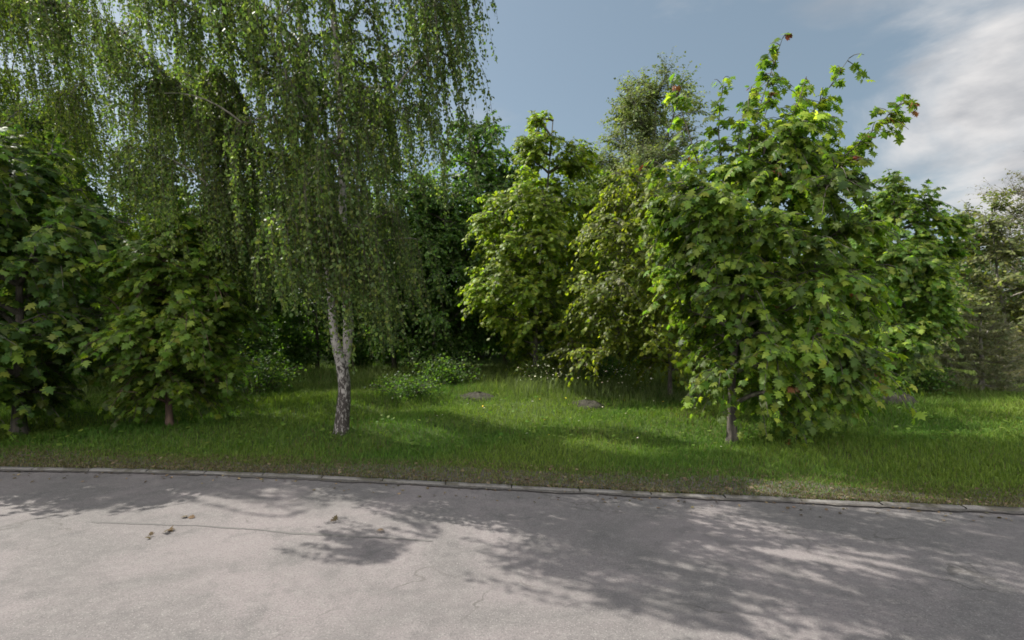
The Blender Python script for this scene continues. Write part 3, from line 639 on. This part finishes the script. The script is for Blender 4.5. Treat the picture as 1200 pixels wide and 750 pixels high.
# ------------------------------------------------------------------ grass and small stuff
def grass(name, seed, n, dmin, dmax, hfun, wid, colf, p=1.7, strip=None):
    rng = np.random.default_rng(seed)
    u = rng.random(n); e = 1-p; d = (dmin**e+u*(dmax**e-dmin**e))**(1/e)
    x = rng.uniform(-1, 1, n)*(d*1.15+2.5); y = d
    if strip is not None: y = kerb_y(x)+.075+rng.random(n)**1.3*strip
    k = y > kerb_y(x)+.07; x, y = x[k], y[k]; n = len(x); z = ground_z(x, y)-.01
    s = y-kerb_y(x); h = hfun(rng, x, y, s); dd = np.hypot(x, y)
    a = rng.uniform(0, 6.283, n); lean = np.abs(rng.normal(0, .45, n)); dv = np.stack([np.cos(a)*lean, np.sin(a)*lean, np.ones(n)], -1)
    w = wid*(.6+.05*dd)*rng.uniform(.6, 1.3, n); b = a+rng.normal(0, .6, n)+1.57; sd = np.stack([np.cos(b), np.sin(b), 0*b], -1)*w[:, None]
    P = np.stack([x, y, z], -1); mid = P+dv*(h*.55)[:, None]*[.6, .6, 1]; tip = P+dv*h[:, None]*[1.5, 1.5, .95]
    V = np.stack([P-sd, P+sd, mid+sd*.75, mid-sd*.75, tip], 1).reshape(-1, 3); i = np.arange(n)*5
    q = np.stack([i, i+1, i+2, i+3], -1); t = np.stack([i+3, i+2, i+4], -1); c = colf(rng, x, y, s)
    o = mesh_obj(name, V, [q, t], GRASS, None, np.concatenate([c, c])); tag(o, None, None, None, 'stuff'); return o
def pnoise(x, y, seed):
    r = np.random.default_rng(seed); v = 0
    for k in range(7):
        f = r.uniform(.3, 2.6); th = r.uniform(0, 6.28); v = v+np.sin(f*(x*np.cos(th)+y*np.sin(th))+r.uniform(0, 6.28))/(1+.4*k)
    return v/2.2
def g_h(rng, x, y, s):
    far = np.clip((y-11)/5, 0, 1)
    return (.035+.07*np.clip(s/1.5, 0, 1)+.20*far*np.clip(.5+.55*pnoise(x, y, 2), .1, 1))*rng.uniform(.5, 1.4, len(x))
def g_c(rng, x, y, s):
    n = len(x); m = np.clip(.5+.5*pnoise(x, y, 8)+rng.normal(0, .25, n), 0, 1)[:, None]
    c = np.array((.062, .135, .022))*(1-m)+np.array((.140, .192, .034))*m
    dry = (rng.random(n) < .03+.10*(pnoise(x, y, 12) > .55)+.5*np.clip(1-s/.9, 0, 1))[:, None]
    c = np.where(dry, np.array((.13, .105, .055))*rng.uniform(.5, 1.2, (n, 1)), c)
    return c*rng.uniform(.7, 1.3, (n, 1))
grass("grass", 71, 330000, 6.2, 27, g_h, .0055, g_c)
def t_h(rng, x, y, s): return rng.uniform(.3, .85, len(x))*np.clip((y-14.5)/3, .4, 1)*np.clip(.7+.5*pnoise(x, y, 5), .3, 1.1)
def t_c(rng, x, y, s): return np.array((.115, .15, .045))*rng.uniform(.6, 1.4, (len(x), 1))
grass("tall_grass", 72, 60000, 14.2, 25, t_h, .0045, t_c, 1.2)
grass("dry_grass", 73, 70000, 7, 30, lambda rng, x, y, s: rng.uniform(.02, .07, len(x)), .005, lambda rng, x, y, s: np.array((.17, .145, .085))*rng.uniform(.4, 1.25, (len(x), 1)), 1.7, strip=1.0)

def w_h(rng, x, y, s): return rng.uniform(.35, .85, len(x))*np.where((x > .0) & (x < 5.2+.4*np.sin(y*3)), 1, .22)*np.clip(.75+.4*pnoise(x*2, y*2, 15), .3, 1.1)
grass("tall_weeds", 74, 15000, 14.9, 17.6, w_h, .0065, lambda rng, x, y, s: np.array((.12, .155, .06))*rng.uniform(.6, 1.35, (len(x), 1)), 1.2)
def scatter(name, seed, x, y, z, size, cols, tpl, mat, up=True):
    rng = np.random.default_rng(seed); n = len(x); P = np.stack([x, y, z], -1); aa = rng.uniform(0, 6.283, n)
    D = unit(np.stack([np.cos(aa), np.sin(aa), rng.normal(0, .25, n)], -1)); N = unit(rng.normal(0, .3, (n, 3))+[0, 0, 1])
    v, f, k = leaves(P, D, N, size*rng.uniform(.6, 1.3, n), tpl)
    o = mesh_obj(name, v, [f], mat, None, np.repeat(palette(rng, n, cols, [1]*len(cols)), k, 0)); return tag(o, kind='stuff')
rng = np.random.default_rng(80)
x = rng.uniform(-15, 14, 2600); s = rng.random(2600)**1.5*.9+.05; y = kerb_y(x)+s+.06
scatter("leaf_litter", 81, x, y, ground_z(x, y)+rng.uniform(0, .03, 2600), .055, [(.09, .07, .05), (.06, .048, .034), (.11, .09, .065)], BROAD, DRY)
x = rng.uniform(-15, 14, 500); y = kerb_y(x)-rng.random(500)**2.6*.55-.01
scatter("gutter_litter", 82, x, y, .004+0*x, .045, [(.10, .08, .055), (.06, .05, .035), (.14, .11, .07)], BROAD, DRY)
d = rng.uniform(9.5, 20, 5200); x = rng.uniform(-1, 1, 5200)*(d*1.1+1); y = d; k = y > kerb_y(x)+.5; x, y = x[k], y[k]
scatter("ground_weeds", 83, x, y, ground_z(x, y)+rng.uniform(.03, .14, len(x)), .085, [(.035, .07, .012), (.05, .085, .016), (.065, .10, .02)], BROAD, GRASS)
d = rng.uniform(15, 17.6, 420); x = rng.uniform(.2, 4.6, 420); d = d[:200]; x = x[:200]; z = ground_z(x, d)+rng.uniform(.45, .95, 200)
scatter("wild_flowers", 84, x, d, z, .05, [(.42, .42, .38), (.34, .36, .3)], BROAD, DRY)
d = rng.uniform(9, 16, 45); x = rng.normal(3, 2.4, 45); k = d > kerb_y(x)+.4; x, d = x[k], d[k]
scatter("dandelion_flowers", 85, x, d, ground_z(x, d)+rng.uniform(.1, .2, len(x)), .05, [(.35, .27, .03), (.4, .4, .36)], BROAD, DRY)

# small dead leaves lying on the road
def dead_leaf(label, xp, yp, size, seed, n=3):
    d = H*600/(yp-375.0); rng = np.random.default_rng(seed); P = np.stack([rng.normal(0, size*.35, n), rng.normal(0, size*.35, n), rng.uniform(.012, .03, n)], -1)
    D = unit(np.stack([rng.normal(0, 1, n), rng.normal(0, 1, n), rng.normal(0, .3, n)], -1)); N = unit(rng.normal(0, .5, (n, 3))+[0, 0, 1])
    v, f, k = leaves(P, D, N, np.full(n, size), MAPLE); v[:, 2] = np.maximum(v[:, 2], .004)
    o = mesh_obj("dead_leaf", v, [f], DRY, None, np.repeat(palette(rng, n, [(.045, .035, .025), (.08, .06, .04)], (1, 1)), k, 0)); o.location = ((xp-600)/600*d, d, 0); tag(o, label, "leaf", "dead leaves on the road")
dead_leaf("dark dead leaf clump on the sunlit road, darkest of those at the left", 197, 622, .085, 1)
dead_leaf("curled dead leaf left of the darkest leaf clump on the road", 178, 629, .06, 2, 2)
dead_leaf("dead leaf on the road at the edge of the birch shade", 222, 607, .08, 3, 2)
dead_leaf("small pair of dead leaves lying along the dark line on the road", 392, 612, .07, 4, 2)
dead_leaf("reddish brown dead leaf near the right end of the sunlit road strip", 447, 622, .09, 5, 1)
